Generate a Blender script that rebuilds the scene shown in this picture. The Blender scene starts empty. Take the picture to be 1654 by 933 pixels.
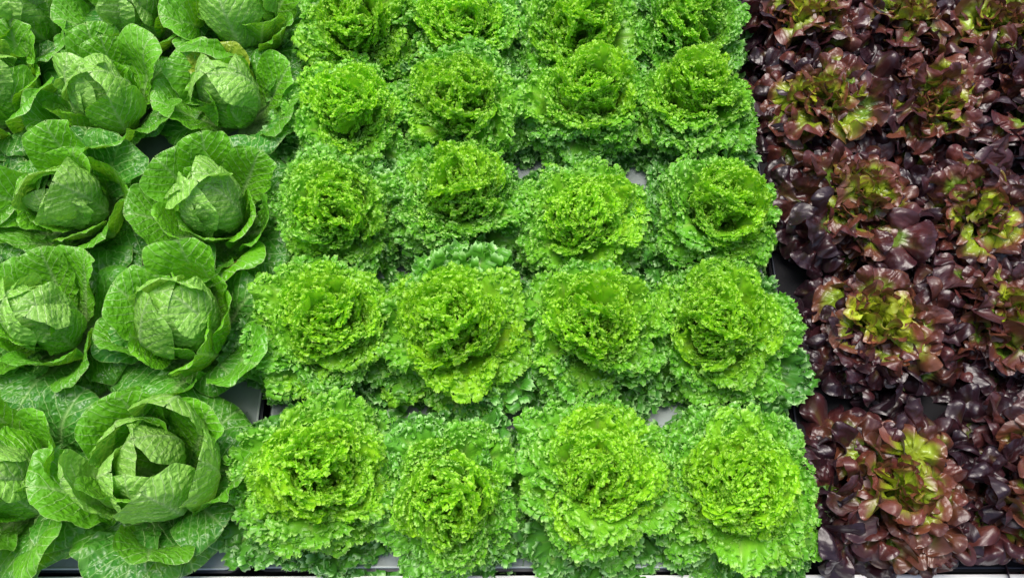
import bpy, bmesh, math, random
import numpy as np
from mathutils import Vector, Matrix

SC = bpy.context.scene
COL = SC.collection
R = math.radians

# ------------------------------------------------------------------ camera
PITCH = 66.4                     # degrees below the horizontal
CAM_Z = 1.56
FPX = 1298.0                     # focal length in photo pixels (1654 x 933)
cam_d = bpy.data.cameras.new('camera')
cam_d.sensor_width = 36.0
cam_d.lens = FPX / 1654.0 * 36.0
cam_d.clip_start = 0.05
cam_d.clip_end = 200
cam = bpy.data.objects.new('camera', cam_d)
cam.location = (0, 0, CAM_Z)
cam.rotation_euler = (R(90 - PITCH), 0, 0)
COL.objects.link(cam)
SC.camera = cam

# ------------------------------------------------------------------ daylight
SUN_ELEV, SUN_AZ = 74.0, -25.0    # high, soft (overcast) sun
world = bpy.data.worlds.new('World')
SC.world = world
world.use_nodes = True
wn = world.node_tree
wn.nodes.clear()
w_out = wn.nodes.new('ShaderNodeOutputWorld')
w_bg = wn.nodes.new('ShaderNodeBackground')
w_sky = wn.nodes.new('ShaderNodeTexSky')
w_sky.sky_type = 'NISHITA'
w_sky.sun_disc = False
w_sky.sun_elevation = R(SUN_ELEV)
w_sky.sun_rotation = R(SUN_AZ)
w_sky.air_density = 1.0
w_sky.dust_density = 5.0
w_sky.ozone_density = 1.0
w_bg.inputs['Strength'].default_value = 0.085
wn.links.new(w_sky.outputs[0], w_bg.inputs['Color'])
wn.links.new(w_bg.outputs[0], w_out.inputs['Surface'])

sun_d = bpy.data.lights.new('sun', 'SUN')
sun_d.energy = 1.5
sun_d.angle = R(35)
sun_d.color = (1.0, 0.97, 0.92)
sun = bpy.data.objects.new('sun', sun_d)
# light comes from azimuth SUN_AZ (clockwise from +Y), elevation SUN_ELEV
sdir = Vector((math.sin(R(SUN_AZ)) * math.cos(R(SUN_ELEV)), math.cos(R(SUN_AZ)) * math.cos(R(SUN_ELEV)), math.sin(R(SUN_ELEV))))
sun.rotation_euler = sdir.to_track_quat('Z', 'Y').to_euler()
sun.location = (0, 0, 3)
COL.objects.link(sun)

SC.view_settings.view_transform = 'Standard'
SC.view_settings.look = 'None'
SC.view_settings.gamma = 1.0
SC.view_settings.use_curve_mapping = False
SC.view_settings.exposure = 1.06
SC.render.engine = 'CYCLES'
SC.cycles.max_bounces = 5
SC.cycles.diffuse_bounces = 3
SC.cycles.glossy_bounces = 2
SC.cycles.transmission_bounces = 4


def at(px, py, h):
    """Photo pixel -> point on the horizontal plane z = h."""
    xc = (px - 827.0) / FPX
    yc = (466.5 - py) / FPX
    s, c = math.sin(R(PITCH)), math.cos(R(PITCH))
    d = Vector((xc, c + yc * s, -s + yc * c))
    t = (h - CAM_Z) / d.z
    return Vector((0, 0, CAM_Z)) + d * t


# ------------------------------------------------------------------ node helpers
def new_mat(name):
    m = bpy.data.materials.new(name)
    m.use_nodes = True
    m.node_tree.nodes.clear()
    return m


class NT:
    def __init__(self, m):
        self.t = m.node_tree

    def n(self, typ, **kw):
        nd = self.t.nodes.new(typ)
        for k, v in kw.items():
            setattr(nd, k, v)
        return nd

    def l(self, a, b):
        self.t.links.new(a, b)

    def put(self, sock, v):
        if isinstance(v, bpy.types.NodeSocket):
            self.l(v, sock)
        else:
            sock.default_value = v

    def math(self, op, a, b=0.0, c=None, clamp=False):
        nd = self.n('ShaderNodeMath', operation=op, use_clamp=clamp)
        self.put(nd.inputs[0], a)
        self.put(nd.inputs[1], b)
        if c is not None:
            self.put(nd.inputs[2], c)
        return nd.outputs[0]

    def mix(self, f, a, b):
        nd = self.n('ShaderNodeMix', data_type='RGBA')
        self.put(nd.inputs[0], f)
        self.put(nd.inputs[6], a if isinstance(a, bpy.types.NodeSocket) else (*a, 1.0))
        self.put(nd.inputs[7], b if isinstance(b, bpy.types.NodeSocket) else (*b, 1.0))
        return nd.outputs[2]

    def ss(self, lo, hi, x):
        nd = self.n('ShaderNodeMapRange', interpolation_type='SMOOTHSTEP')
        self.put(nd.inputs[0], x)
        self.put(nd.inputs[1], lo)
        self.put(nd.inputs[2], hi)
        return nd.outputs[0]

    def noise(self, vec, scale, detail=3.0, rough=0.5):
        nd = self.n('ShaderNodeTexNoise')
        self.l(vec, nd.inputs['Vector'])
        nd.inputs['Scale'].default_value = scale
        nd.inputs['Detail'].default_value = detail
        nd.inputs['Roughness'].default_value = rough
        return nd.outputs[0]


def leaf_inputs(g):
    """Returns uv (metres, shifted per object), edge, along, age, tint, rnd."""
    uv = g.n('ShaderNodeUVMap').outputs[0]
    at_ = g.n('ShaderNodeAttribute', attribute_name='leaf')
    g.alpha = at_.outputs['Alpha']
    sep = g.n('ShaderNodeSeparateColor')
    g.l(at_.outputs['Color'], sep.inputs[0])
    oi = g.n('ShaderNodeObjectInfo')
    oc = g.n('ShaderNodeSeparateColor')
    g.l(oi.outputs['Color'], oc.inputs[0])
    sh = g.n('ShaderNodeVectorMath', operation='ADD')
    g.l(uv, sh.inputs[0])
    cmb = g.n('ShaderNodeCombineXYZ')
    g.l(g.math('MULTIPLY', oi.outputs['Random'], 7.0), cmb.inputs[2])
    g.l(cmb.outputs[0], sh.inputs[1])
    return sh.outputs[0], sep.outputs[0], sep.outputs[1], sep.outputs[2], oc.outputs[0], oc.outputs[1], oc.outputs[2], oi.outputs['Random']


def leaf_shader(g, color, trans_color, rough, bump, trans, spec=0.5, bump_strength=0.3, bump_dist=0.002, sheen=0.0):
    b = g.n('ShaderNodeBump')
    b.inputs['Strength'].default_value = bump_strength
    b.inputs['Distance'].default_value = bump_dist
    g.l(bump, b.inputs['Height'])
    p = g.n('ShaderNodeBsdfPrincipled')
    g.put(p.inputs['Base Color'], color)
    g.put(p.inputs['Roughness'], rough)
    g.put(p.inputs['Specular IOR Level'], spec)
    p.inputs['Sheen Weight'].default_value = sheen
    p.inputs['Sheen Roughness'].default_value = 0.4
    p.inputs['Sheen Tint'].default_value = (0.80, 0.72, 0.90, 1)
    g.l(b.outputs[0], p.inputs['Normal'])
    t = g.n('ShaderNodeBsdfTranslucent')
    g.put(t.inputs[0], trans_color)
    g.l(b.outputs[0], t.inputs['Normal'])
    mx = g.n('ShaderNodeMixShader')
    g.put(mx.inputs[0], trans)
    g.l(p.outputs[0], mx.inputs[1])
    g.l(t.outputs[0], mx.inputs[2])
    o = g.n('ShaderNodeOutputMaterial')
    g.l(mx.outputs[0], o.inputs[0])


def mat_frill():
    m = new_mat('frilled_leaf')
    g = NT(m)
    uv, edge, along, rib, age, tint, rnd, orand = leaf_inputs(g)
    c0 = g.mix(g.ss(0.05, 0.5, age), (0.45, 0.84, 0.03), (0.21, 0.60, 0.036))
    c1 = g.mix(g.ss(0.4, 1.0, age), c0, (0.09, 0.32, 0.035))
    # towards the margin painted shade deepens the green; pale rim also carries painted highlight
    curl_shade0 = g.mix(g.ss(0.05, 0.5, age), (0.43, 0.82, 0.03), (0.15, 0.46, 0.03))
    curl_shade = g.mix(g.ss(0.4, 1.0, age), curl_shade0, (0.056, 0.22, 0.028))
    c2 = g.mix(g.math('MULTIPLY', g.ss(0.45, 0.75, edge), 0.7), c1, curl_shade)
    c3 = g.mix(g.math('MULTIPLY', rib, 0.55), c2, (0.42, 0.62, 0.14))
    nz = g.noise(uv, 60.0)
    c4 = g.mix(g.math('MULTIPLY', g.ss(0.4, 0.75, nz), 0.3), c3, (0.13, 0.46, 0.02))
    rim = g.mix(g.ss(0.1, 0.8, age), (0.55, 0.88, 0.13), (0.46, 0.78, 0.30))
    c5 = g.mix(g.math('MULTIPLY', g.ss(0.80, 1.0, edge), 0.85), c4, rim)
    hs = g.n('ShaderNodeHueSaturation')
    g.l(c5, hs.inputs['Color'])
    g.put(hs.inputs['Value'], g.math('MULTIPLY_ADD', tint, 0.3, 0.85))
    tr = g.mix(0.5, hs.outputs[0], g.mix(age, (0.40, 0.80, 0.008), (0.20, 0.56, 0.01)))
    bump = g.noise(uv, 220.0, 3.0, 0.6)
    leaf_shader(g, hs.outputs[0], tr, 0.34, bump, g.math('MULTIPLY_ADD', age, -0.32, 0.48), 0.5, 0.25, 0.0012)
    return m


def mat_cos():
    m = new_mat('smooth_green_leaf')
    g = NT(m)
    uv, edge, along, vein, age, tint, rnd, orand = leaf_inputs(g)
    # age: 0 heart, 0.5 wrapper, 1 outermost ; tint: yellowing ; rnd: value
    c0 = g.mix(g.ss(0.0, 0.5, age), (0.42, 0.75, 0.15), (0.175, 0.54, 0.012))
    c1 = g.mix(g.ss(0.5, 1.0, age), c0, (0.050, 0.25, 0.026))
    nz = g.noise(uv, 28.0, 4.0)
    c2 = g.mix(g.math('MULTIPLY', g.ss(0.35, 0.7, nz), 0.4), c1, (0.12, 0.40, 0.010))
    # reticulate veins in leaf space
    wob = g.n('ShaderNodeTexNoise')
    g.l(uv, wob.inputs['Vector'])
    wob.inputs['Scale'].default_value = 70.0
    vadd = g.n('ShaderNodeVectorMath', operation='MULTIPLY_ADD')
    g.l(wob.outputs['Color'], vadd.inputs[0])
    vadd.inputs[1].default_value = (0.008, 0.008, 0.0)
    g.l(uv, vadd.inputs[2])
    vo = g.n('ShaderNodeTexVoronoi', feature='DISTANCE_TO_EDGE')
    g.l(vadd.outputs[0], vo.inputs['Vector'])
    vo.inputs['Scale'].default_value = 82.0
    ret = g.math('SUBTRACT', 1.0, g.ss(0.0, 0.16, vo.outputs['Distance']))
    su = g.n('ShaderNodeSeparateXYZ')
    g.l(vadd.outputs[0], su.inputs[0])
    ay = g.math('ABSOLUTE', g.math('SUBTRACT', su.outputs[0], 0.004))
    qq = g.math('DIVIDE', g.math('SUBTRACT', su.outputs[1], g.math('MULTIPLY', ay, 1.15)), 0.024)
    qq = g.math('ADD', qq, g.math('MULTIPLY', g.math('GREATER_THAN', su.outputs[0], 0.004), 0.37))
    dq = g.math('ABSOLUTE', g.math('SUBTRACT', qq, g.math('ROUND', qq)))
    latv = g.math('MULTIPLY', g.math('SUBTRACT', 1.0, g.ss(0.02, 0.085, dq)), g.math('SUBTRACT', 1.0, g.ss(0.035, 0.085, ay)))
    latv = g.math('MULTIPLY', latv, g.ss(0.15, 0.3, along))
    vv = g.math('MAXIMUM', g.math('MAXIMUM', vein, g.math('MULTIPLY', latv, 1.0)), g.math('MULTIPLY', ret, g.math('MULTIPLY_ADD', age, 0.25, -0.02)))
    pale = g.mix(g.ss(0.0, 0.9, age), (0.56, 0.74, 0.34), (0.40, 0.66, 0.22))
    c3 = g.mix(g.math('MULTIPLY', vv, 0.8), c2, pale)
    c3 = g.mix(g.math('MULTIPLY', ret, g.math('SUBTRACT', 0.45, age), clamp=True), c3, (0.13, 0.36, 0.04))
    # pale base of the leaf and thin pale margin
    c4 = g.mix(g.math('MULTIPLY', g.math('SUBTRACT', 1.0, g.ss(0.0, 0.4, along)), 0.6), c3, (0.45, 0.60, 0.25))
    c5 = g.mix(g.math('MULTIPLY', g.ss(0.965, 0.995, edge), 0.6), c4, (0.45, 0.66, 0.22))
    c6 = g.mix(tint, c5, (0.52, 0.50, 0.06))
    rotf = g.ss(0.35, 0.6, g.math('ADD', g.math('SUBTRACT', 1.0, g.alpha), g.math('MULTIPLY_ADD', nz, 0.6, -0.3)))
    c6 = g.mix(rotf, c6, g.mix(g.noise(uv, 120.0), (0.06, 0.03, 0.012), (0.20, 0.12, 0.05)))
    hs = g.n('ShaderNodeHueSaturation')
    g.l(c6, hs.inputs['Color'])
    g.put(hs.inputs['Value'], g.math('MULTIPLY_ADD', rnd, 0.3, 0.85))
    tr = g.mix(0.55, hs.outputs[0], (0.30, 0.62, 0.006))
    h1 = g.math('MULTIPLY', g.ss(0.0, 0.35, vo.outputs['Distance']), 1.0)
    h2 = g.math('MULTIPLY', g.noise(uv, 90.0, 2.0, 0.4), 0.5)
    bump = g.math('SUBTRACT', g.math('ADD', h1, h2), g.math('MULTIPLY', latv, 0.8))
    rough = g.math('MULTIPLY_ADD', nz, 0.20, 0.17)
    leaf_shader(g, hs.outputs[0], tr, rough, bump, 0.32, 0.5, 0.42, 0.0028)
    return m


def mat_oak():
    m = new_mat('red_oak_leaf')
    g = NT(m)
    uv, edge, along, rib, age, tint, rnd, orand = leaf_inputs(g)
    nz = g.noise(uv, 35.0, 4.0, 0.6)
    green = g.mix(g.ss(0.0, 0.55, age), (0.40, 0.52, 0.02), (0.13, 0.25, 0.02))
    green2 = g.mix(g.ss(0.55, 1.0, age), green, (0.045, 0.03, 0.02))
    brown = g.mix(g.ss(0.0, 0.9, age), (0.19, 0.055, 0.026), (0.048, 0.009, 0.012))
    dark = g.mix(g.ss(0.15, 0.9, age), (0.095, 0.020, 0.022), (0.020, 0.006, 0.012))
    e = g.math('ADD', edge, g.math('MULTIPLY_ADD', nz, 0.5, -0.25))
    e2 = g.math('ADD', e, g.math('MULTIPLY_ADD', age, 0.80, -0.44))
    c1 = g.mix(g.ss(0.30, 0.62, e2), green2, brown)
    c2 = g.mix(g.ss(0.62, 1.05, e2), c1, dark)
    c3 = g.mix(g.math('MULTIPLY', rib, g.math('MULTIPLY_ADD', age, -0.4, 0.5)), c2, (0.22, 0.22, 0.05))
    hs = g.n('ShaderNodeHueSaturation')
    g.l(c3, hs.inputs['Color'])
    g.put(hs.inputs['Value'], g.math('MULTIPLY_ADD', tint, 0.4, 0.8))
    g.put(hs.inputs['Hue'], g.math('MULTIPLY_ADD', rnd, 0.02, 0.49))
    tr = g.mix(g.ss(0.0, 0.8, age), g.mix(0.4, hs.outputs[0], (0.45, 0.50, 0.02)), g.mix(0.5, hs.outputs[0], (0.12, 0.015, 0.01)))
    vo = g.n('ShaderNodeTexVoronoi', feature='SMOOTH_F1')
    g.l(uv, vo.inputs['Vector'])
    vo.inputs['Scale'].default_value = 130.0
    bump = g.math('ADD', g.math('MULTIPLY', vo.outputs['Distance'], -1.0), g.math('MULTIPLY', nz, 1.2))
    rough = g.math('MULTIPLY_ADD', nz, 0.28, 0.24)
    leaf_shader(g, hs.outputs[0], tr, rough, bump, 0.22, 0.9, 0.8, 0.003, sheen=0.04)
    return m


def mat_plastic(name, col, rough, dirt=0.25, spec=0.3):
    m = new_mat(name)
    g = NT(m)
    tc = g.n('ShaderNodeTexCoord').outputs['Object']
    n1 = g.noise(tc, 9.0, 6.0, 0.65)
    n2 = g.noise(tc, 160.0, 2.0)
    spots = g.ss(0.70, 0.76, n2)
    c = g.mix(g.math('MULTIPLY', g.ss(0.42, 0.75, n1), dirt), col, tuple(x * k for x, k in zip(col, (0.50, 0.50, 0.36))))
    c = g.mix(g.math('MULTIPLY', spots, 0.6), c, (0.05, 0.04, 0.03))
    p = g.n('ShaderNodeBsdfPrincipled')
    g.put(p.inputs['Base Color'], c)
    g.put(p.inputs['Roughness'], g.math('MULTIPLY_ADD', n1, 0.2, rough))
    p.inputs['Specular IOR Level'].default_value = spec
    o = g.n('ShaderNodeOutputMaterial')
    g.l(p.outputs[0], o.inputs[0])
    return m


M_FRILL = mat_frill()
M_COS = mat_cos()
M_OAK = mat_oak()
M_GREY = mat_plastic('grey_plastic', (0.27, 0.31, 0.315), 0.5, 0.7)
M_RIM = mat_plastic('pale_plastic_rim', (0.45, 0.50, 0.50), 0.4, 0.1)
M_NAVY = mat_plastic('dark_plastic', (0.018, 0.022, 0.035), 0.3, 0.3)
M_BLACK = mat_plastic('black_plastic', (0.006, 0.006, 0.008), 0.75, 0.2)
M_WHITE = mat_plastic('white_painted_board', (0.82, 0.82, 0.81), 0.45, 0.06)
M_FLOOR = mat_plastic('dark_floor', (0.02, 0.02, 0.022), 0.8, 0.3)
M_STEM = mat_plastic('pale_stem', (0.35, 0.42, 0.16), 0.5, 0.3)


# ------------------------------------------------------------------ leaf geometry
def smooth(a, b, x):
    t = np.clip((x - a) / (b - a), 0, 1)
    return t * t * (3 - 2 * t)


class Wob:
    """Smooth pseudo random function of one or two variables."""
    def __init__(self, rng, freq, k=9, dim=2):
        self.k = rng.normal(0, freq, (k, dim))
        self.p = rng.uniform(0, 6.283, k)
        self.n = math.sqrt(k / 2.0)

    def __call__(self, *xs):
        s = 0
        for kk, p in zip(self.k, self.p):
            a = p
            for j, x in enumerate(xs):
                a = a + kk[j] * x
            s = s + np.sin(a)
        return s / self.n


def bend(x, y, h, L, alpha, kappa, r0=0.0, z0=0.0, skew=0.0):
    """Lay flat leaf coordinates (x along, y across, h off the surface) on a
    curved midrib. alpha / kappa: control lists [(s, value)]."""
    ss_ = np.linspace(-0.1, 1.5, 321)
    al = np.radians(np.interp(ss_, [a for a, _ in alpha], [b for _, b in alpha]))
    ker = np.ones(25) / 25
    al = np.convolve(np.pad(al, 12, mode='edge'), ker, 'valid')
    ds = (ss_[1] - ss_[0]) * L
    rr = np.concatenate([[0], np.cumsum(np.cos(al[:-1]) * ds)])
    zz = np.concatenate([[0], np.cumsum(np.sin(al[:-1]) * ds)])
    i0 = np.interp(0, ss_, np.arange(len(ss_)))
    rr -= np.interp(i0, np.arange(len(rr)), rr)
    zz -= np.interp(i0, np.arange(len(zz)), zz)
    s = x / L
    ca = np.interp(s, ss_, rr) + r0
    cz = np.interp(s, ss_, zz) + z0
    a = np.interp(s, ss_, al)
    k = np.interp(s, [q for q, _ in kappa], [q for _, q in kappa])
    k = np.where(np.abs(k) < 1e-3, 1e-3, k)
    lat = np.sin(k * y) / k
    lift = (1 - np.cos(k * y)) / k
    nx, nz = -np.sin(a), np.cos(a)
    cn, sn = np.cos(k * y), np.sin(k * y)
    P = np.stack([ca + nx * (lift + h * cn), lat - h * sn + skew * s * s, cz + nz * (lift + h * cn)], -1)
    return P


def grid_mesh(name, P, uv, col, mat, closed=False):
    nv_, nu_ = P.shape[:2]
    idx = np.arange(nv_ * nu_).reshape(nv_, nu_)
    q = np.stack([idx[:-1, :-1], idx[:-1, 1:], idx[1:, 1:], idx[1:, :-1]], -1).reshape(-1, 4)
    return raw_mesh(name, P.reshape(-1, 3), q, uv.reshape(-1, 2), col.reshape(-1, 4), mat)


def raw_mesh(name, V, Q, uv, col, mat):
    me = bpy.data.meshes.new(name)
    me.from_pydata(V.tolist(), [], Q.tolist())
    ul = me.uv_layers.new(name='UVMap')
    li = np.empty(len(me.loops), dtype=np.int32)
    me.loops.foreach_get('vertex_index', li)
    ul.data.foreach_set('uv', uv[li].astype(np.float32).ravel())
    ca = me.color_attributes.new('leaf', 'FLOAT_COLOR', 'POINT')
    ca.data.foreach_set('color', col.astype(np.float32).ravel())
    me.polygons.foreach_set('use_smooth', np.ones(len(me.polygons), dtype=bool))
    me.materials.append(mat)
    me.update()
    return me


def cell_relief(x, y, rng, size):
    """Bullate relief: 0 on the vein network, 1 on the blisters."""
    x0, x1, y0, y1 = x.min(), x.max(), y.min(), y.max()
    n = int((x1 - x0) * (y1 - y0) / (size * size)) + 4
    pts = np.stack([rng.uniform(x0, x1, n), rng.uniform(y0, y1, n)], -1)
    X = np.stack([x.ravel(), y.ravel()], -1)
    d = np.sqrt(((X[:, None, :] - pts[None]) ** 2).sum(-1))
    d.partition(1, axis=1)
    f = (d[:, 1] - d[:, 0]) / size
    f = np.clip(f / 0.75, 0, 1)
    return (1 - (1 - f) ** 2.2).reshape(x.shape)


def cos_leaf(name, seed, L, W, alpha, kappa, wave=0.006, roll=0.0, relief=0.0022, r0=0.012, z0=0.0, fold=0.0, nu=65, nv=88, rot=None):
    rng = np.random.default_rng(seed)
    s = np.linspace(0, 1, nv) ** 0.9
    u = np.linspace(-1, 1, nu)
    u = np.sign(u) * np.abs(u) ** 0.85
    S, U = np.meshgrid(s, u, indexing='ij')
    wl, wr = rng.uniform(0.9, 1.1, 2)
    peak = rng.uniform(0.58, 0.68)
    body = 0.17 + 0.83 * smooth(0.02, peak, S)
    tip = np.sqrt(np.clip(1 - (np.clip((S - peak) / (1.0 - peak), 0, 1)) ** 2.3, 0.0004, 1))
    out = Wob(rng, 5.0, dim=1)
    w = W * body * tip * (1 + 0.025 * out(S + 3 * (U > 0)))
    y = U * w * np.where(U > 0, wr, wl)
    x = S * L
    # side lobes of the blade run up a little at the tip: heart shaped
    x = x + 0.10 * L * np.abs(U) ** 1.5 * smooth(0.25, 0.8, S) * (1 - smooth(0.8, 1.0, S)) - 0.03 * L * (1 - np.abs(U)) * smooth(0.9, 1, S)
    # lateral veins
    ay = np.abs(y)
    wv = Wob(rng, 30.0)
    q = (x - 1.15 * ay + 0.004 * wv(x, y)) / 0.024 + 0.37 * (y > 0)
    dq = np.abs(q - np.round(q))
    lat = np.exp(-(dq / 0.055) ** 2) * smooth(0.004, 0.02, ay) * smooth(0.1, 0.3, S)
    ribw = 0.0075 * (1 - S) + 0.0016
    mid = np.exp(-(ay / ribw) ** 2)
    cells = cell_relief(x, y + 0.2 * x, rng, 0.0125)
    cells2 = cell_relief(x, y, rng, 0.021)
    bl = 0.25 * cells * (1 - 0.8 * lat) + 0.75 * cells2 + 0.7 * (0.5 - dq)
    fade = smooth(0.15, 0.4, S) * (1 - mid)
    h = relief * bl * fade - 0.0025 * mid * (1 - S)
    lw = Wob(rng, 26.0)
    h = h + 0.0045 * lw(x, y) * smooth(0.1, 0.5, S)
    # wavy, rolled margin
    d_edge = np.minimum((1 - np.abs(U)) * w, (1 - S) * L * 1.2)
    eg = np.exp(-d_edge / 0.016)
    psi = np.arctan2(y, x - 0.45 * L)
    f = Wob(rng, 3.5, dim=1)
    n1 = rng.uniform(4, 7)
    h = h + wave * eg * smooth(0.2, 0.5, S) * (np.sin(n1 * psi + 1.5 * f(psi)) + 0.25 * np.sin(2.7 * n1 * psi + 2 * f(psi + 2)))
    h = h - roll * np.exp(-d_edge / 0.012) * smooth(0.25, 0.5, S)
    h = h + fold * smooth(0.0, 1.0, np.abs(U)) * np.abs(U) * w
    P = bend(x, y, h, L, alpha, kappa, r0, z0, skew=rng.normal(0, 0.012))
    edge = 1 - np.clip(d_edge / 0.035, 0, 1)
    vein = np.clip(mid * 0.95, 0, 1)
    ra = np.ones_like(S)
    if rot:
        ra = 1 - np.clip(1.3 - np.sqrt((x - rot[0]) ** 2 + (y - rot[1]) ** 2) / rot[2], 0, 1)
    col = np.stack([edge, S, vein, ra], -1)
    return grid_mesh(name, P, np.stack([y, x], -1), col, M_COS)


def curls(rng, x, y, h, PSI, rho1, psi1, size, L, n0):
    """Small cupped, rolled lobes sitting along the margin of a frilled leaf.
    size: mean half width of a curl in metres."""
    na, nb = 7, 6
    A, Bb = np.meshgrid(np.linspace(-1, 1, na), np.linspace(0, 1, nb))
    out_v, out_q, out_uv, out_c = [], [], [], []
    base = np.arange(na * nb).reshape(nb, na)
    q0 = np.stack([base[:-1, :-1], base[1:, :-1], base[1:, 1:], base[:-1, 1:]], -1).reshape(-1, 4)
    off = n0
    for row, (rho_t, cnt) in enumerate(((1.0, 1.0), (0.90, 0.75), (0.76, 0.5), (0.6, 0.28))):
        ir = int(np.argmin(np.abs(rho1 - rho_t)))
        mx, my, mh = x[ir], y[ir], h[ir]
        arc = np.concatenate([[0], np.cumsum(np.hypot(np.hypot(np.diff(mx), np.diff(my)), np.diff(mh)))])
        n = max(6, int(arc[-1] / (size * 1.25) * cnt))
        pos = (np.arange(n) + rng.uniform(-0.35, 0.35, n) + 0.5) / n * arc[-1]
        for kk in range(n):
            ps = np.interp(pos[kk], arc, psi1)
            px_, py_, ph_ = (np.interp(ps, psi1, v) for v in (mx, my, mh))
            w = size * rng.uniform(0.7, 1.35)
            ln = size * rng.uniform(1.3, 2.1)
            sgn = 1 if rng.random() < 0.55 else -1
            roll = R(rng.uniform(50, 165)) * sgn           # how far the lobe rolls over
            cup = R(rng.uniform(60, 130)) * (1 if rng.random() < 0.7 else -1)
            pitch = R(rng.normal(0, 32) + (25 if row else 5)) - 0.35 * roll
            yaw = ps + R(rng.normal(0, 28))
            # rolled profile
            th = pitch + roll * Bb
            st = ln / (nb - 1)
            cr = np.cumsum(np.cos(th), 0) * st
            ch = np.cumsum(np.sin(th), 0) * st
            wid = w * (0.72 + 0.38 * np.sqrt(Bb)) * (1 - 0.22 * Bb ** 4 * A * A)
            ang = cup * 0.5 * A * (0.35 + 0.65 * Bb)
            k_ = np.where(np.abs(A) < 1e-6, 1.0, np.sin(ang) / np.where(np.abs(ang) < 1e-6, 1, ang))
            t_ = wid * A * k_
            lift = wid * np.abs(A) * np.abs(np.tan(ang * 0.5)) * np.sign(cup)
            rip = 0.22 * w * Bb ** 2 * np.sin(A * rng.uniform(4, 7) + rng.uniform(0, 6))
            # scalloped rim
            cr = cr + 0.13 * ln * Bb ** 3 * np.cos(A * rng.uniform(5, 8) + rng.uniform(0, 6)) * np.cos(th)
            nx_, nh_ = -np.sin(th), np.cos(th)
            r_ = cr + nx_ * (lift + rip) - 0.25 * ln
            hh = ch + nh_ * (lift + rip)
            c_, s_ = math.cos(yaw), math.sin(yaw)
            X = px_ + r_ * c_ - t_ * s_
            Y = py_ + r_ * s_ + t_ * c_
            H = ph_ + hh
            out_v.append(np.stack([X, Y, H], -1).reshape(-1, 3))
            out_q.append(q0 + off)
            off += na * nb
            out_uv.append(np.stack([Y, X], -1).reshape(-1, 2))
            e = np.maximum(0.62 + 0.38 * Bb, 0.62 + 0.36 * Bb * np.abs(A))
            out_c.append(np.stack([e, np.clip(X / L, 0, 1), 0 * X, np.ones_like(X)], -1).reshape(-1, 4))
    return np.concatenate(out_v), np.concatenate(out_q), np.concatenate(out_uv), np.concatenate(out_c)


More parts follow.
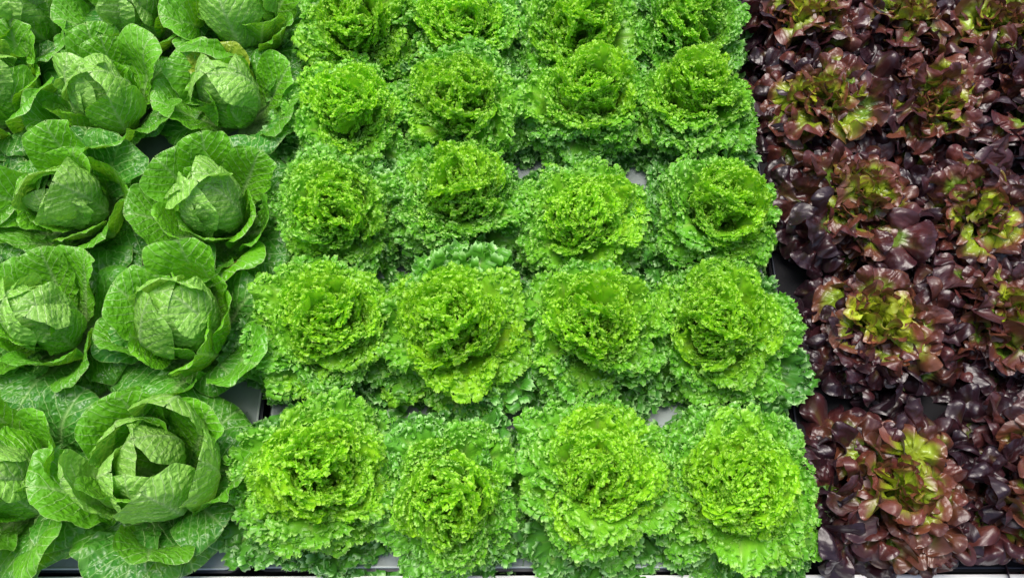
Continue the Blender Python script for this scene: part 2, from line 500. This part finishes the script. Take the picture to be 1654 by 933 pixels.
def fan_leaf(name, seed, L, B, alpha, kappa, mat, kind, n_frill=24, amp=0.008, r0=0.008, z0=0.0, npsi=150, nrho=15):
    """Blade as rings round a centre on the midrib, plus the stalk below it.
    kind 'frill': crisp curled margin; kind 'oak': rounded lobes."""
    rng = np.random.default_rng(seed)
    lim = R(158)
    psi1 = np.linspace(-lim, lim, npsi)
    if kind == 'frill':
        rho1 = np.concatenate([np.linspace(0.0, 0.55, 5)[:-1], (1 - (1 - np.linspace(0, 1, nrho - 4)) ** 1.25) * 0.45 + 0.55])
    else:
        rho1 = np.linspace(0.0, 1.0, nrho)
    RHO, PSI = np.meshgrid(rho1, psi1, indexing='ij')
    cx = L - B
    wob = Wob(rng, 2.2, dim=1)
    wob2 = Wob(rng, 9.0, dim=1)
    back = 1 - 0.30 * smooth(1.6, 2.75, np.abs(PSI))
    stretch = rng.uniform(0.92, 1.12)
    if kind == 'frill':
        ph = n_frill * PSI + 1.2 * wob2(PSI) + rng.uniform(0, 6)
        n1_ = rng.uniform(5.5, 8.0)
        ph1 = n1_ * PSI + 1.2 * wob(PSI + 5)
        aw = np.clip(0.9 + 0.5 * wob(PSI * 1.7 + 1), 0.2, 1.8)
        Rm = B * back * (1 + 0.07 * wob(PSI) + 0.05 * np.sin(ph1 + 1))
        e1 = smooth(0.45, 1.0, RHO)
        e2 = smooth(0.70, 1.0, RHO)
        rad = Rm * RHO * (1 + 0.04 * e2 * np.sin(ph))
        tang = -0.35 * B / n1_ * e1 * np.sin(2 * ph1)
        h = 0.11 * B * aw * e1 * np.sin(ph1) + 0.35 * amp * e2 * np.sin(ph)
        h = h + 0.0012 * Wob(rng, 160.0)(RHO * np.cos(PSI) * B, RHO * np.sin(PSI) * B)
        edge = 0.80 * RHO
    else:
        nl = n_frill
        jit = 0.55 * wob(PSI * 1.2) + 0.12 * wob2(PSI)
        th = nl * (PSI + 0.30 * jit * 0.7) / (2 * math.pi)
        tl = 2 * (th - np.round(th))                       # -1..1 across one lobe
        li = (np.round(th).astype(int) + 32) % 64
        depth = rng.uniform(0.36, 0.52)
        lr = np.random.default_rng(seed + 77)
        tab = lr.normal(0, 1, 64)
        tab2 = lr.uniform(0.72, 1.15, 64)
        cap = np.sqrt(np.clip(1 - tl * tl, 0, 1))          # rounded lobe
        Rm = B * back * (1 - depth + depth * cap * tab2[li]) * (1 + 0.06 * wob(PSI))
        e1 = smooth(0.25, 1.0, RHO)
        e2 = smooth(0.55, 1.0, RHO)
        rad = Rm * RHO
        tang = 0.34 * math.pi * B / nl * np.sin(math.pi * tl) * e2
        ruff = np.sin(0.5 * nl * (PSI + 0.2 * jit) + rng.uniform(0, 6)) + 0.5 * wob(PSI * 2)
        h = 1.5 * amp * e1 * ruff + 0.9 * amp * e1 * tab[li] * cap - 1.1 * amp * e2 * e2 * (0.4 + 0.6 * np.abs(tl))
        h = h + 0.12 * amp * e2 * np.sin(2.2 * nl * PSI + 2 * wob2(PSI))
        h = h + 0.42 * amp * Wob(rng, 110.0)(rad * np.cos(PSI), rad * np.sin(PSI)) * smooth(0.1, 0.5, RHO) + 0.10 * amp * Wob(rng, 300.0)(rad * np.cos(PSI), rad * np.sin(PSI))
        edge = np.clip(0.25 + 0.75 * RHO * rad.max() / np.maximum(rad.max(), 1e-6) * (0.35 + 0.65 * (rad / np.maximum(RHO, 1e-3)) / B), 0, 1) * smooth(0.0, 0.35, RHO)
    x = cx + rad * np.cos(PSI) * stretch - tang * np.sin(PSI)
    y = rad * np.sin(PSI) + tang * np.cos(PSI)
    # midrib groove
    rib = np.exp(-(y / 0.004) ** 2) * (1 - smooth(0.5, 0.95, RHO)) * 1.0
    if kind == 'frill':
        lat = np.abs(np.sin(7 * PSI + 0.6 * wob(PSI)))
        rib = np.maximum(rib, 0.45 * np.exp(-(lat / 0.16) ** 2) * smooth(0.1, 0.3, RHO) * (1 - smooth(0.5, 0.85, RHO)))
    h = h - 0.002 * rib
    P = bend(x, y, h, L, alpha, kappa, r0, z0, skew=rng.normal(0, 0.008))
    n1 = P.shape[0] * P.shape[1]
    idx = np.arange(n1).reshape(P.shape[:2])
    Q = np.stack([idx[:-1, :-1], idx[1:, :-1], idx[1:, 1:], idx[:-1, 1:]], -1).reshape(-1, 4)
    V = P.reshape(-1, 3)
    UV = np.stack([y, x], -1).reshape(-1, 2)
    C = np.stack([edge, np.clip(x / L, 0, 1), rib, np.ones_like(x)], -1).reshape(-1, 4)
    if kind == 'frill':
        cv, cq, cuv, cc = curls(rng, x, y, h, PSI, rho1, psi1, amp, L, len(V))
        Pc = bend(cv[..., 0], cv[..., 1], cv[..., 2], L, alpha, kappa, r0, z0)
        V = np.concatenate([V, Pc.reshape(-1, 3)])
        Q = np.concatenate([Q, cq])
        UV = np.concatenate([UV, cuv])
        C = np.concatenate([C, cc])
        n1 = len(V)
    # stalk: a channelled strip from the crown of the plant into the blade
    s = np.linspace(0, 1, 14)
    u = np.linspace(-1, 1, 9)
    S, U = np.meshgrid(s, u, indexing='ij')
    wst = (0.013 + 0.5 * B * S ** 2.2) if kind == 'frill' else (0.007 + 0.16 * B * S ** 2.5)
    sy = U * wst
    sx = S * (cx + 0.15 * B) - 0.002
    sh = 0.004 * U ** 2 - 0.0032 * (1 - S) - 0.0012
    P2 = bend(sx, sy, sh, L, alpha, kappa, r0, z0)
    idx2 = np.arange(S.size).reshape(S.shape) + n1
    Q2 = np.stack([idx2[:-1, :-1], idx2[:-1, 1:], idx2[1:, 1:], idx2[1:, :-1]], -1).reshape(-1, 4)
    C2 = np.stack([0.05 * S, S * 0.5, np.clip(1.0 - 0.8 * S, 0, 1), np.ones_like(S)], -1).reshape(-1, 4)
    return raw_mesh(name, np.concatenate([V, P2.reshape(-1, 3)]), np.concatenate([Q, Q2]),
                    np.concatenate([UV, np.stack([sy, sx], -1).reshape(-1, 2)]), np.concatenate([C, C2]), mat)


def stem_mesh(name, r, h):
    bm = bmesh.new()
    prof = [(r * 1.0, -0.012), (r * 0.9, h * 0.3), (r * 0.8, h * 0.7), (r * 0.45, h)]
    rings = []
    for q, z in prof:
        rings.append([bm.verts.new((q * math.cos(a) * (1 + 0.06 * math.sin(3 * a)), q * math.sin(a), z)) for a in [i * math.tau / 12 for i in range(12)]])
    for a, b in zip(rings, rings[1:]):
        for i in range(12):
            bm.faces.new((a[i], a[(i + 1) % 12], b[(i + 1) % 12], b[i]))
    bm.faces.new(rings[-1])
    bm.faces.new(rings[0][::-1])
    me = bpy.data.meshes.new(name)
    bm.to_mesh(me)
    bm.free()
    me.polygons.foreach_set('use_smooth', np.ones(len(me.polygons), dtype=bool))
    me.materials.append(M_STEM)
    return me


def thing(name, label, cat, loc, group=None):
    o = bpy.data.objects.new(name, None)
    o.empty_display_size = 0.05
    COL.objects.link(o)
    o.location = loc
    o['label'] = label
    o['category'] = cat
    if group:
        o['group'] = group
    return o


def part(name, me, parent, loc=(0, 0, 0), rot=(0, 0, 0), scale=1.0, color=(0.5, 0.5, 0.5, 1)):
    o = bpy.data.objects.new(name, me)
    COL.objects.link(o)
    o.parent = parent
    o.location = loc
    o.rotation_euler = rot
    o.scale = (scale,) * 3 if not hasattr(scale, '__len__') else scale
    o.color = color
    return o


# ------------------------------------------------------------------ setting
def slab(name, x0, x1, y0, y1, z0, z1, mat, rad=0.0, bev=0.0, parent=None, seg=6):
    bm = bmesh.new()
    pts = []
    if rad > 0:
        for cx, cy, a0 in ((x1 - rad, y1 - rad, 0), (x0 + rad, y1 - rad, 90), (x0 + rad, y0 + rad, 180), (x1 - rad, y0 + rad, 270)):
            for i in range(seg + 1):
                a = R(a0 + 90 * i / seg)
                pts.append((cx + rad * math.cos(a), cy + rad * math.sin(a)))
    else:
        pts = [(x1, y1), (x0, y1), (x0, y0), (x1, y0)]
    bot = [bm.verts.new((x, y, z0)) for x, y in pts]
    f = bm.faces.new(bot)
    r = bmesh.ops.extrude_face_region(bm, geom=[f])
    up = [v for v in r['geom'] if isinstance(v, bmesh.types.BMVert)]
    for v in up:
        v.co.z = z1
    bmesh.ops.recalc_face_normals(bm, faces=bm.faces)
    if bev > 0:
        bmesh.ops.bevel(bm, geom=[e for e in bm.edges if abs(e.verts[0].co.z - z1) < 1e-6 and abs(e.verts[1].co.z - z1) < 1e-6], offset=bev, segments=2, affect='EDGES')
    me = bpy.data.meshes.new(name)
    bm.to_mesh(me)
    bm.free()
    me.materials.append(mat)
    o = bpy.data.objects.new(name, me)
    COL.objects.link(o)
    o.parent = parent
    return o


def ring(name, x0, x1, y0, y1, z, rad, tube, mat, parent):
    """Rounded-rectangle bead: the rim of a tray."""
    path = []
    seg = 8
    for cx, cy, a0 in ((x1 - rad, y1 - rad, 0), (x0 + rad, y1 - rad, 90), (x0 + rad, y0 + rad, 180), (x1 - rad, y0 + rad, 270)):
        for i in range(seg + 1):
            a = R(a0 + 90 * i / seg)
            path.append((cx + rad * math.cos(a), cy + rad * math.sin(a), math.cos(a), math.sin(a)))
    bm = bmesh.new()
    rings = []
    for x, y, nx, ny in path:
        rings.append([bm.verts.new((x + nx * tube * math.cos(b), y + ny * tube * math.cos(b), z + tube * math.sin(b))) for b in [k * math.tau / 8 for k in range(8)]])
    n = len(rings)
    for i in range(n):
        for k in range(8):
            bm.faces.new((rings[i][k], rings[(i + 1) % n][k], rings[(i + 1) % n][(k + 1) % 8], rings[i][(k + 1) % 8]))
    bmesh.ops.recalc_face_normals(bm, faces=bm.faces)
    me = bpy.data.meshes.new(name)
    bm.to_mesh(me)
    bm.free()
    me.polygons.foreach_set('use_smooth', np.ones(len(me.polygons), dtype=bool))
    me.materials.append(mat)
    o = bpy.data.objects.new(name, me)
    COL.objects.link(o)
    o.parent = parent
    return o


def structure(o):
    o['kind'] = 'structure'
    return o


structure(slab('floor', -2.2, 2.2, -0.4, 2.6, -0.16, -0.13, M_FLOOR))
ledge = slab('board', -1.9, 1.9, -0.06, 0.109, -0.13, 0.0, M_WHITE, bev=0.002)
ledge.rotation_euler.z = R(0.15)
ledge.name = 'painted_board'
ledge['label'] = 'white painted board along the front edge of the bed'
ledge['category'] = 'board'


def tray(label, x0, x1, y0, y1, lid_mat, wall_mat, rim_mat):
    t = thing('growing_tray', label, 'tray', ((x0 + x1) / 2, (y0 + y1) / 2, -0.13), 'growing trays under the lettuces')
    ox, oy, oz = t.location
    for o in (slab('basin', x0 - ox, x1 - ox, y0 - oy, y1 - oy, 0.0, 0.123, wall_mat, rad=0.03, bev=0.002, parent=t),
              slab('lid', x0 - ox + 0.006, x1 - ox - 0.006, y0 - oy + 0.006, y1 - oy - 0.006, 0.1232, 0.13, lid_mat, rad=0.026, parent=t),
              ring('rim', x0 - ox + 0.007, x1 - ox - 0.007, y0 - oy + 0.007, y1 - oy - 0.007, 0.1292, 0.026, 0.0024, rim_mat, t)):
        pass
    return t


SEAM = 0.90
tray('light grey tray lid under the front smooth heading lettuces', -1.235, -0.497, 0.114, SEAM - 0.004, M_GREY, M_NAVY, M_RIM)
tray('grey tray lid under the back smooth heading lettuces', -1.235, -0.497, SEAM + 0.004, 1.60, M_GREY, M_NAVY, M_RIM)
tray('grey tray with dark front wall under the front frilled lettuces', -0.483, 0.540, 0.117, SEAM - 0.004, M_GREY, M_NAVY, M_RIM)
tray('grey tray under the back frilled lettuces', -0.483, 0.540, SEAM + 0.004, 1.60, M_GREY, M_NAVY, M_RIM)
tray('black tray under the front red oak leaf lettuces', 0.554, 1.29, 0.116, SEAM - 0.004, M_BLACK, M_BLACK, M_NAVY)
tray('black tray under the back red oak leaf lettuces', 0.554, 1.29, SEAM + 0.004, 1.60, M_BLACK, M_BLACK, M_NAVY)

STEM_A = stem_mesh('lettuce_stem', 0.016, 0.045)
GOLD = 2.399963

# ------------------------------------------------------------------ frilled lettuce
rn = random.Random(5)
FR_IN, FR_MID, FR_OUT = [], [], []
FR_CORE, FR_SKIRT = [], []
FR_BIG = [fan_leaf('frill_big', 390 + i, 0.168, 0.060, [(0, 90), (0.5, 85), (1.0, 70), (1.2, 60)], [(0, 14), (0.5, 7), (1.2, 2)], M_FRILL, 'frill', n_frill=13, amp=0.0105) for i in range(2)]
for i in range(8):
    FR_CORE.append(fan_leaf('frill_core', 60 + i, 0.135, 0.042, [(0, 88), (0.6, 90), (0.85, 84), (1.0, 70), (1.2, 50)], [(0, 24), (0.5, 16), (0.8, 10), (1.2, 4)], M_FRILL, 'frill', n_frill=rn.uniform(30, 34), amp=0.0040, npsi=130))
for i in range(10):
    FR_IN.append(fan_leaf('frill_inner', 100 + i, 0.145, 0.046, [(0, 86), (0.6, 88), (1.0, 72), (1.2, 55)], [(0, 20), (0.5, 14), (1.2, 4)], M_FRILL, 'frill', n_frill=rn.uniform(31, 36), amp=0.0047))
for i in range(12):
    FR_MID.append(fan_leaf('frill_middle', 200 + i, 0.150, 0.056, [(0, 90), (0.55, 85), (1.0, 48), (1.2, 20)], [(0, 16), (0.5, 9), (1.2, -2)], M_FRILL, 'frill', n_frill=rn.uniform(31, 36), amp=0.0058))
for i in range(10):
    FR_OUT.append(fan_leaf('frill_outer', 300 + i, 0.152, 0.062, [(0, 90), (0.5, 80), (1.0, 45), (1.2, 10)], [(0, 14), (0.5, 5), (1.2, -5)], M_FRILL, 'frill', n_frill=rn.uniform(28, 33), amp=0.0070))
for i in range(6):
    FR_SKIRT.append(fan_leaf('frill_skirt', 350 + i, 0.165, 0.066, [(0, 70), (0.4, 95), (1.0, 80), (1.2, 60)], [(0, 14), (0.5, 4), (1.2, -5)], M_FRILL, 'frill', n_frill=rn.uniform(24, 28), amp=0.0082))


def frill_lettuce(loc, label, seed, size=1.0, tilt=(0, 0), n=92):
    rg = random.Random(seed)
    t = thing('frilled_lettuce', label, 'lettuce', loc, 'bright green frilled lettuces in the middle bed')
    part('stem', STEM_A, t)
    a0 = rg.uniform(0, 6.28)
    t.scale = (rg.uniform(0.95, 1.06), rg.uniform(0.95, 1.06), rg.uniform(1.02, 1.18))
    da, sq, tn = rg.gauss(0, 0.05), rg.uniform(0.76, 0.95), rg.gauss(0, 0.12)
    for i in range(n):
        f = (i + 0.5) / n
        az = a0 + i * GOLD + rg.gauss(0, 0.35)
        lean = 88 * f ** (sq + 0.12) + rg.gauss(0, 8)     # degrees away from upright
        bx = by = 0.0
        if f < 0.25:                                   # crown: upright leaves crowded side by side
            q = 0.032 * math.sqrt(f / 0.25)
            me, sc, lean = rg.choice(FR_CORE), 1.30 - 0.9 * f - 0.12 * rg.random(), rg.gauss(2, 6) + 30 * f
            bx, by = q * math.cos(az), q * math.sin(az)
            az = rg.uniform(0, 6.28)
        elif f < 0.44:
            me, sc = rg.choice(FR_IN), 0.97
        elif f < 0.72:
            me, sc = rg.choice(FR_MID), 0.95 + 0.10 * f
        else:
            me, sc = rg.choice(FR_OUT), 1.0
        age = 0.95 * f ** 1.3
        if i >= n - 19:
            me, sc, lean, age = rg.choice(FR_SKIRT), 1.02, rg.uniform(81, 93), rg.uniform(0.92, 1.0)
        sc *= size * 0.98 * rg.uniform(0.86, 1.12)
        m = Matrix.Rotation(R(tilt[0]), 3, 'X') @ Matrix.Rotation(R(tilt[1]), 3, 'Y') @ Matrix.Rotation(az, 3, 'Z') @ Matrix.Rotation(R(lean), 3, 'Y') @ Matrix.Rotation(rg.gauss(0, 0.3), 3, 'Z')
        z = 0.035 - 0.015 * f
        part('leaf', me, t, (bx, by, z), m.to_euler(), sc, (min(1, max(0, age + da + rg.gauss(0, 0.06))), min(1, max(0, rg.uniform(0.25, 0.75) + tn)), rg.random(), 1))
    return t


FRILL = [
    # px, py, size : row from the front, left to right
    [(512, 765, 1.05), (730, 790, 1.0), (962, 770, 1.03), (1196, 785, 1.0)],
    [(522, 525, 0.98), (738, 535, 1.02), (955, 530, 1.06), (1168, 530, 0.97)],
    [(545, 335, 0.97), (740, 325, 1.04), (945, 350, 0.95), (1145, 335, 1.0)],
    [(555, 180, 1.0), (748, 165, 1.0), (942, 165, 1.02), (1120, 165, 0.96)],
    [(575, 45, 1.0), (755, 40, 0.95), (930, 45, 1.0), (1110, 40, 1.0)],
]
ROWN = ['front row', 'second row', 'third row', 'fourth row', 'back row']
COLN = ['beside the smooth heading lettuces', 'second from the smooth heading lettuces', 'second from the red lettuces', 'beside the red lettuces']
k = 0
for r_, row in enumerate(FRILL):
    for c_, (px, py, sz) in enumerate(row):
        p = at(px, py, 0.10)
        fl = frill_lettuce((p.x, p.y, 0), 'bright green frilled lettuce in the %s, %s' % (ROWN[r_], COLN[c_]), 1000 + k, sz, (rn.gauss(2, 6), rn.gauss(0, 6)))
        k += 1
        if (r_, c_) == (1, 1):          # the one with big, coarsely toothed old leaves behind and beside it
            for az, ln, sc, ag in ((72, 52, 1.12, 0.72), (100, 50, 1.05, 0.66), (318, 70, 1.05, 0.9)):
                big = part('leaf', FR_BIG[az % 2], fl, (0, 0, 0.03), (Matrix.Rotation(R(az), 3, 'Z') @ Matrix.Rotation(R(ln), 3, 'Y')).to_euler(), sc, (ag, 0.7, 0.5, 1))
                big['label'] = 'broad coarsely toothed leaf'

# ------------------------------------------------------------------ smooth heading lettuce
HEART, WRAP, MIDL, OUTL = [], [], [], []
rc = random.Random(11)
for i in range(12):
    g_ = rc.uniform(-9, 9)
    HEART.append(cos_leaf('heart_leaf', 400 + i, rc.uniform(0.235, 0.275), rc.uniform(0.070, 0.095), [(0, 25), (0.2, 60 + g_), (0.48, 92), (0.72, 120 + g_), (1.0, 150 + 2 * g_)], [(0, 26), (0.3, 16), (0.6, 13), (1.0, 11 + 0.4 * g_)], wave=0.003, relief=0.0040, r0=0.012, roll=rc.uniform(-0.002, 0.003)))
for i in range(10):
    g_ = rc.uniform(-12, 12)
    WRAP.append(cos_leaf('wrapper_leaf', 500 + i, rc.uniform(0.19, 0.235), rc.uniform(0.070, 0.09), [(0, 12), (0.22, 52), (0.5, 84 + g_), (0.8, 98 + g_), (1.0, 90 + 2 * g_)], [(0, 22), (0.35, 13), (0.7, 11), (1.0, 7)], wave=0.005, roll=rc.uniform(0.001, 0.010), relief=0.0034))
for i in range(12):
    g_ = rc.uniform(-10, 10)
    MIDL.append(cos_leaf('middle_leaf', 600 + i, rc.uniform(0.205, 0.245), rc.uniform(0.070, 0.088), [(0, 8), (0.25, 42), (0.5, 70 + g_), (0.8, 74 + g_), (1.0, 48 + 2 * g_)], [(0, 22), (0.35, 12), (0.7, 10), (1.0, 5)], wave=0.006, roll=rc.uniform(0.0, 0.012), relief=0.0030))
for i in range(10):
    g_ = rc.uniform(-10, 10)
    OUTL.append(cos_leaf('outer_leaf', 700 + i, rc.uniform(0.17, 0.205), rc.uniform(0.062, 0.08), [(0, 5), (0.3, 34 + g_), (0.6, 32 + g_), (1.0, -10 + 2 * g_)], [(0, 14), (0.4, 7), (0.7, 5), (1.0, -3)], wave=0.008, roll=rc.uniform(0.0, 0.010), relief=0.0032))


def cos_lettuce(loc, label, seed, size=1.0, tilt=(0, 0), open_=0.0):
    rg = random.Random(seed)
    t = thing('heading_lettuce', label, 'lettuce', loc, 'smooth heading lettuces in the left bed')
    part('stem', STEM_A, t)
    T = Matrix.Rotation(R(tilt[0]), 3, 'X') @ Matrix.Rotation(R(tilt[1]), 3, 'Y')

    def add(me, az, lean, sc, age, z, yel=0.0, twist=0.0):
        m = T @ Matrix.Rotation(az, 3, 'Z') @ Matrix.Rotation(R(lean), 3, 'Y') @ Matrix.Rotation(twist, 3, 'X')
        part('leaf', me, t, (0, 0, z), m.to_euler(), sc * size, (age, yel, rg.random(), 1))
    a = rg.uniform(0, 6.28)
    hs_ = rg.uniform(0.98, 1.10)
    for i in range(9):                         # closed heart
        add(rg.choice(HEART), a + i * 2.25 + rg.gauss(0, 0.25), rg.gauss(0, 3) + open_ * 0.7 * i, (0.72 + 0.028 * i) * hs_, 0.02 * i + rg.uniform(0, 0.06), 0.035 - 0.002 * i, 0.0, rg.gauss(0, 0.08))
    fr = rg.choice((-1, 1))
    for i, az in enumerate((270 + fr * 35, 270 - fr * 45, 200 + rg.uniform(-15, 15), 350 + rg.uniform(-20, 20), 80 + rg.uniform(-30, 30))):   # wrapper leaves
        add(rg.choice(WRAP), R(az) + rg.gauss(0, 0.2), 3 + rg.gauss(0, 4), rg.uniform(0.74, 0.90), 0.36 + 0.03 * i, 0.02, 0.0, rg.gauss(0, 0.12))
    for i, az in enumerate((95, 45, 150, 200, 335, 265)):      # opened leaves, the tallest behind
        add(rg.choice(MIDL), R(az) + rg.gauss(0, 0.2), rg.uniform(-6, 8) if az < 180 else rg.uniform(4, 18), rg.uniform(0.86, 1.02), 0.60 + 0.03 * i, 0.014, 0.0, rg.gauss(0, 0.15))
    a = rg.uniform(0, 6.28)
    for i in range(11):                        # outermost, lying leaves
        add(rg.choice(OUTL), a + i * 0.5712 + rg.gauss(0, 0.2), rg.uniform(-6, 10), rg.uniform(0.88, 1.12), 0.82 + 0.018 * i, 0.008, 0.0, rg.gauss(0, 0.12))
    return t


COS = [
    (240, 774, 1.05, 'smooth green heading lettuce with open folded heart at the front, beside the frilled lettuces', 6),
    (25, 772, 1.03, 'smooth green heading lettuce in the front corner, cut by the left picture edge', 0),
    (300, 530, 1.02, 'smooth green heading lettuce with round pale heart, second row beside the frilled lettuces', 0),
    (78, 522, 0.93, 'smooth green heading lettuce with round pale heart, second row, near the left picture edge', 0),
    (342, 335, 1.0, 'smooth green heading lettuce, third row, beside the frilled lettuces', 0),
    (120, 320, 1.0, 'smooth green heading lettuce with pointed heart, third row, second from the frilled lettuces', 0),
    (375, 160, 0.98, 'smooth green heading lettuce with loose upright heart, fourth row, beside the frilled lettuces', 2),
    (175, 165, 1.0, 'smooth green heading lettuce with round heart, fourth row, second from the frilled lettuces', 0),
    (-5, 155, 1.0, 'smooth green heading lettuce, fourth row, cut by the left picture edge', 0),
    (390, 25, 1.0, 'smooth green heading lettuce in the back row beside the frilled lettuces', 2),
    (215, 25, 1.0, 'smooth green heading lettuce in the back row, second from the frilled lettuces', 0),
    (45, 30, 1.0, 'smooth green heading lettuce in the back row, at the left picture corner', 0),
    (-95, 340, 0.95, 'smooth green heading lettuce of the third row, mere leaf tips at the left picture edge', 0),
]
ROT = cos_leaf('spotted_leaf', 790, 0.215, 0.095, [(0, 8), (0.25, 30), (0.5, 52), (0.8, 60), (1.0, 40)], [(0, 20), (0.35, 9), (0.7, 6.5), (1.0, 3)], wave=0.006, roll=0.008, relief=0.0024, rot=(0.165, 0.022, 0.020))
DRY = cos_leaf('withered_leaf', 791, 0.15, 0.05, [(0, 5), (0.5, 10), (1.0, 0)], [(0, 14), (0.4, 20), (1.0, 25)], wave=0.012, relief=0.004, rot=(0.08, 0.0, 0.4))


def extra_leaf(t, me, az, lean, sc, age, yel, label, loc=(0, 0, 0.012)):
    o = part('leaf', me, t, loc, (Matrix.Rotation(R(az), 3, 'Z') @ Matrix.Rotation(R(lean), 3, 'Y')).to_euler(), sc, (age, yel, 0.5, 1))
    o['label'] = label


for i, (px, py, sz, lab, op) in enumerate(COS):
    p = at(px, py, 0.10)
    ct = cos_lettuce((p.x, p.y, 0), lab, 2000 + i, sz * 0.98, (rc.gauss(0, 4), rc.gauss(0, 4)), op)
    if i == 3:
        d = at(-12, 415, 0.01) - p
        extra_leaf(ct, DRY, 250, 0, 0.9, 1, 0, 'withered brown leaf', (d.x, d.y, 0.012))
    if i == 4:
        extra_leaf(ct, ROT, 284, 8, 0.98, 0.6, 0, 'leaf with a brown rotten spot')
    if i == 6:
        extra_leaf(ct, MIDL[3], 112, 4, 0.84, 0.5, 0.55, 'yellowing leaf')
    if i == 7:
        extra_leaf(ct, OUTL[2], 196, 4, 0.9, 1, 0.7, 'yellowing leaf')

# ------------------------------------------------------------------ red oak leaf lettuce
OK_IN, OK_MID, OK_OUT = [], [], []
ro = random.Random(21)
for i in range(9):
    OK_IN.append(fan_leaf('oak_inner', 800 + i, 0.120, 0.040, [(0, 84), (0.5, 92), (1.0, 80), (1.3, 55)], [(0, 18), (0.5, 14), (1.2, 8)], M_OAK, 'oak', n_frill=ro.choice([9, 10, 11]), amp=0.0060, npsi=201, nrho=16))
for i in range(14):
    OK_MID.append(fan_leaf('oak_middle', 830 + i, 0.150, 0.056, [(0, 90), (0.5, 82), (1.0, 40), (1.3, -10)], [(0, 14), (0.5, 9), (1.2, -6)], M_OAK, 'oak', n_frill=ro.choice([7, 8, 9]), amp=0.0095, npsi=221, nrho=18))
for i in range(14):
    OK_OUT.append(fan_leaf('oak_outer', 860 + i, 0.168, 0.062, [(0, 90), (0.5, 82), (1.0, 45), (1.3, -20)], [(0, 12), (0.5, 5), (1.2, -10)], M_OAK, 'oak', n_frill=ro.choice([7, 8, 9]), amp=0.0110, npsi=221, nrho=18))


def oak_lettuce(loc, label, seed, size=1.0, tilt=(0, 0), n=74):
    rg = random.Random(seed)
    t = thing('oak_leaf_lettuce', label, 'lettuce', loc, 'dark red oak leaf lettuces in the right bed')
    part('stem', STEM_A, t)
    a0 = rg.uniform(0, 6.28)
    for i in range(n):
        f = (i + 0.5) / n
        az = a0 + i * GOLD + rg.gauss(0, 0.5)
        lean = 90 * f ** 0.75 + rg.gauss(0, 11)
        if f < 0.2:
            me, sc = rg.choice(OK_IN), 0.9 + 0.4 * f
        elif f < 0.65:
            me, sc = rg.choice(OK_MID), 0.90 + 0.10 * f
        else:
            me, sc = rg.choice(OK_OUT), 1.04
        sc *= size * rg.uniform(0.88, 1.1)
        m = Matrix.Rotation(R(tilt[0]), 3, 'X') @ Matrix.Rotation(R(tilt[1]), 3, 'Y') @ Matrix.Rotation(az, 3, 'Z') @ Matrix.Rotation(R(lean), 3, 'Y') @ Matrix.Rotation(rg.gauss(0, 0.6), 3, 'Z')
        part('leaf', me, t, (0, 0, 0.03 - 0.015 * f), m.to_euler(), sc, (min(0.92, max(0, f * 0.85 + 0.12 + rg.gauss(0, 0.13))), rg.uniform(0.1, 0.9), rg.random(), 1))
    return t


OAK = [
    (1450, 790, 1.0, 'dark red oak leaf lettuce in the front row, beside the frilled lettuces'),
    (1672, 770, 1.0, 'dark red oak leaf lettuce in the front row, cut by the right picture edge'),
    (1430, 520, 1.0, 'dark red oak leaf lettuce with yellow green heart, second row, beside the frilled lettuces'),
    (1625, 515, 1.0, 'dark red oak leaf lettuce with yellow green heart, second row, at the right picture edge'),
    (1385, 320, 1.0, 'dark red oak leaf lettuce with green heart, third row, beside the frilled lettuces'),
    (1590, 325, 1.0, 'dark red oak leaf lettuce with green heart, third row, second from the frilled lettuces'),
    (1345, 160, 1.0, 'dark red oak leaf lettuce, fourth row, beside the frilled lettuces'),
    (1510, 160, 0.97, 'dark red oak leaf lettuce with bright green heart, fourth row, second from the frilled lettuces'),
    (1690, 165, 1.0, 'dark red oak leaf lettuce, fourth row, cut by the right picture edge'),
    (1300, 30, 1.0, 'dark red oak leaf lettuce in the back row, beside the frilled lettuces'),
    (1465, 35, 1.0, 'dark red oak leaf lettuce in the back row, second from the frilled lettuces'),
    (1620, 30, 1.0, 'dark red oak leaf lettuce in the back row, at the right picture corner'),
]
for i, (px, py, sz, lab) in enumerate(OAK):
    p = at(px, py, 0.10)
    oak_lettuce((p.x, p.y, 0), lab, 3000 + i, sz * 1.05 * ro.uniform(0.94, 1.06), (ro.gauss(0, 9), ro.gauss(0, 9)))
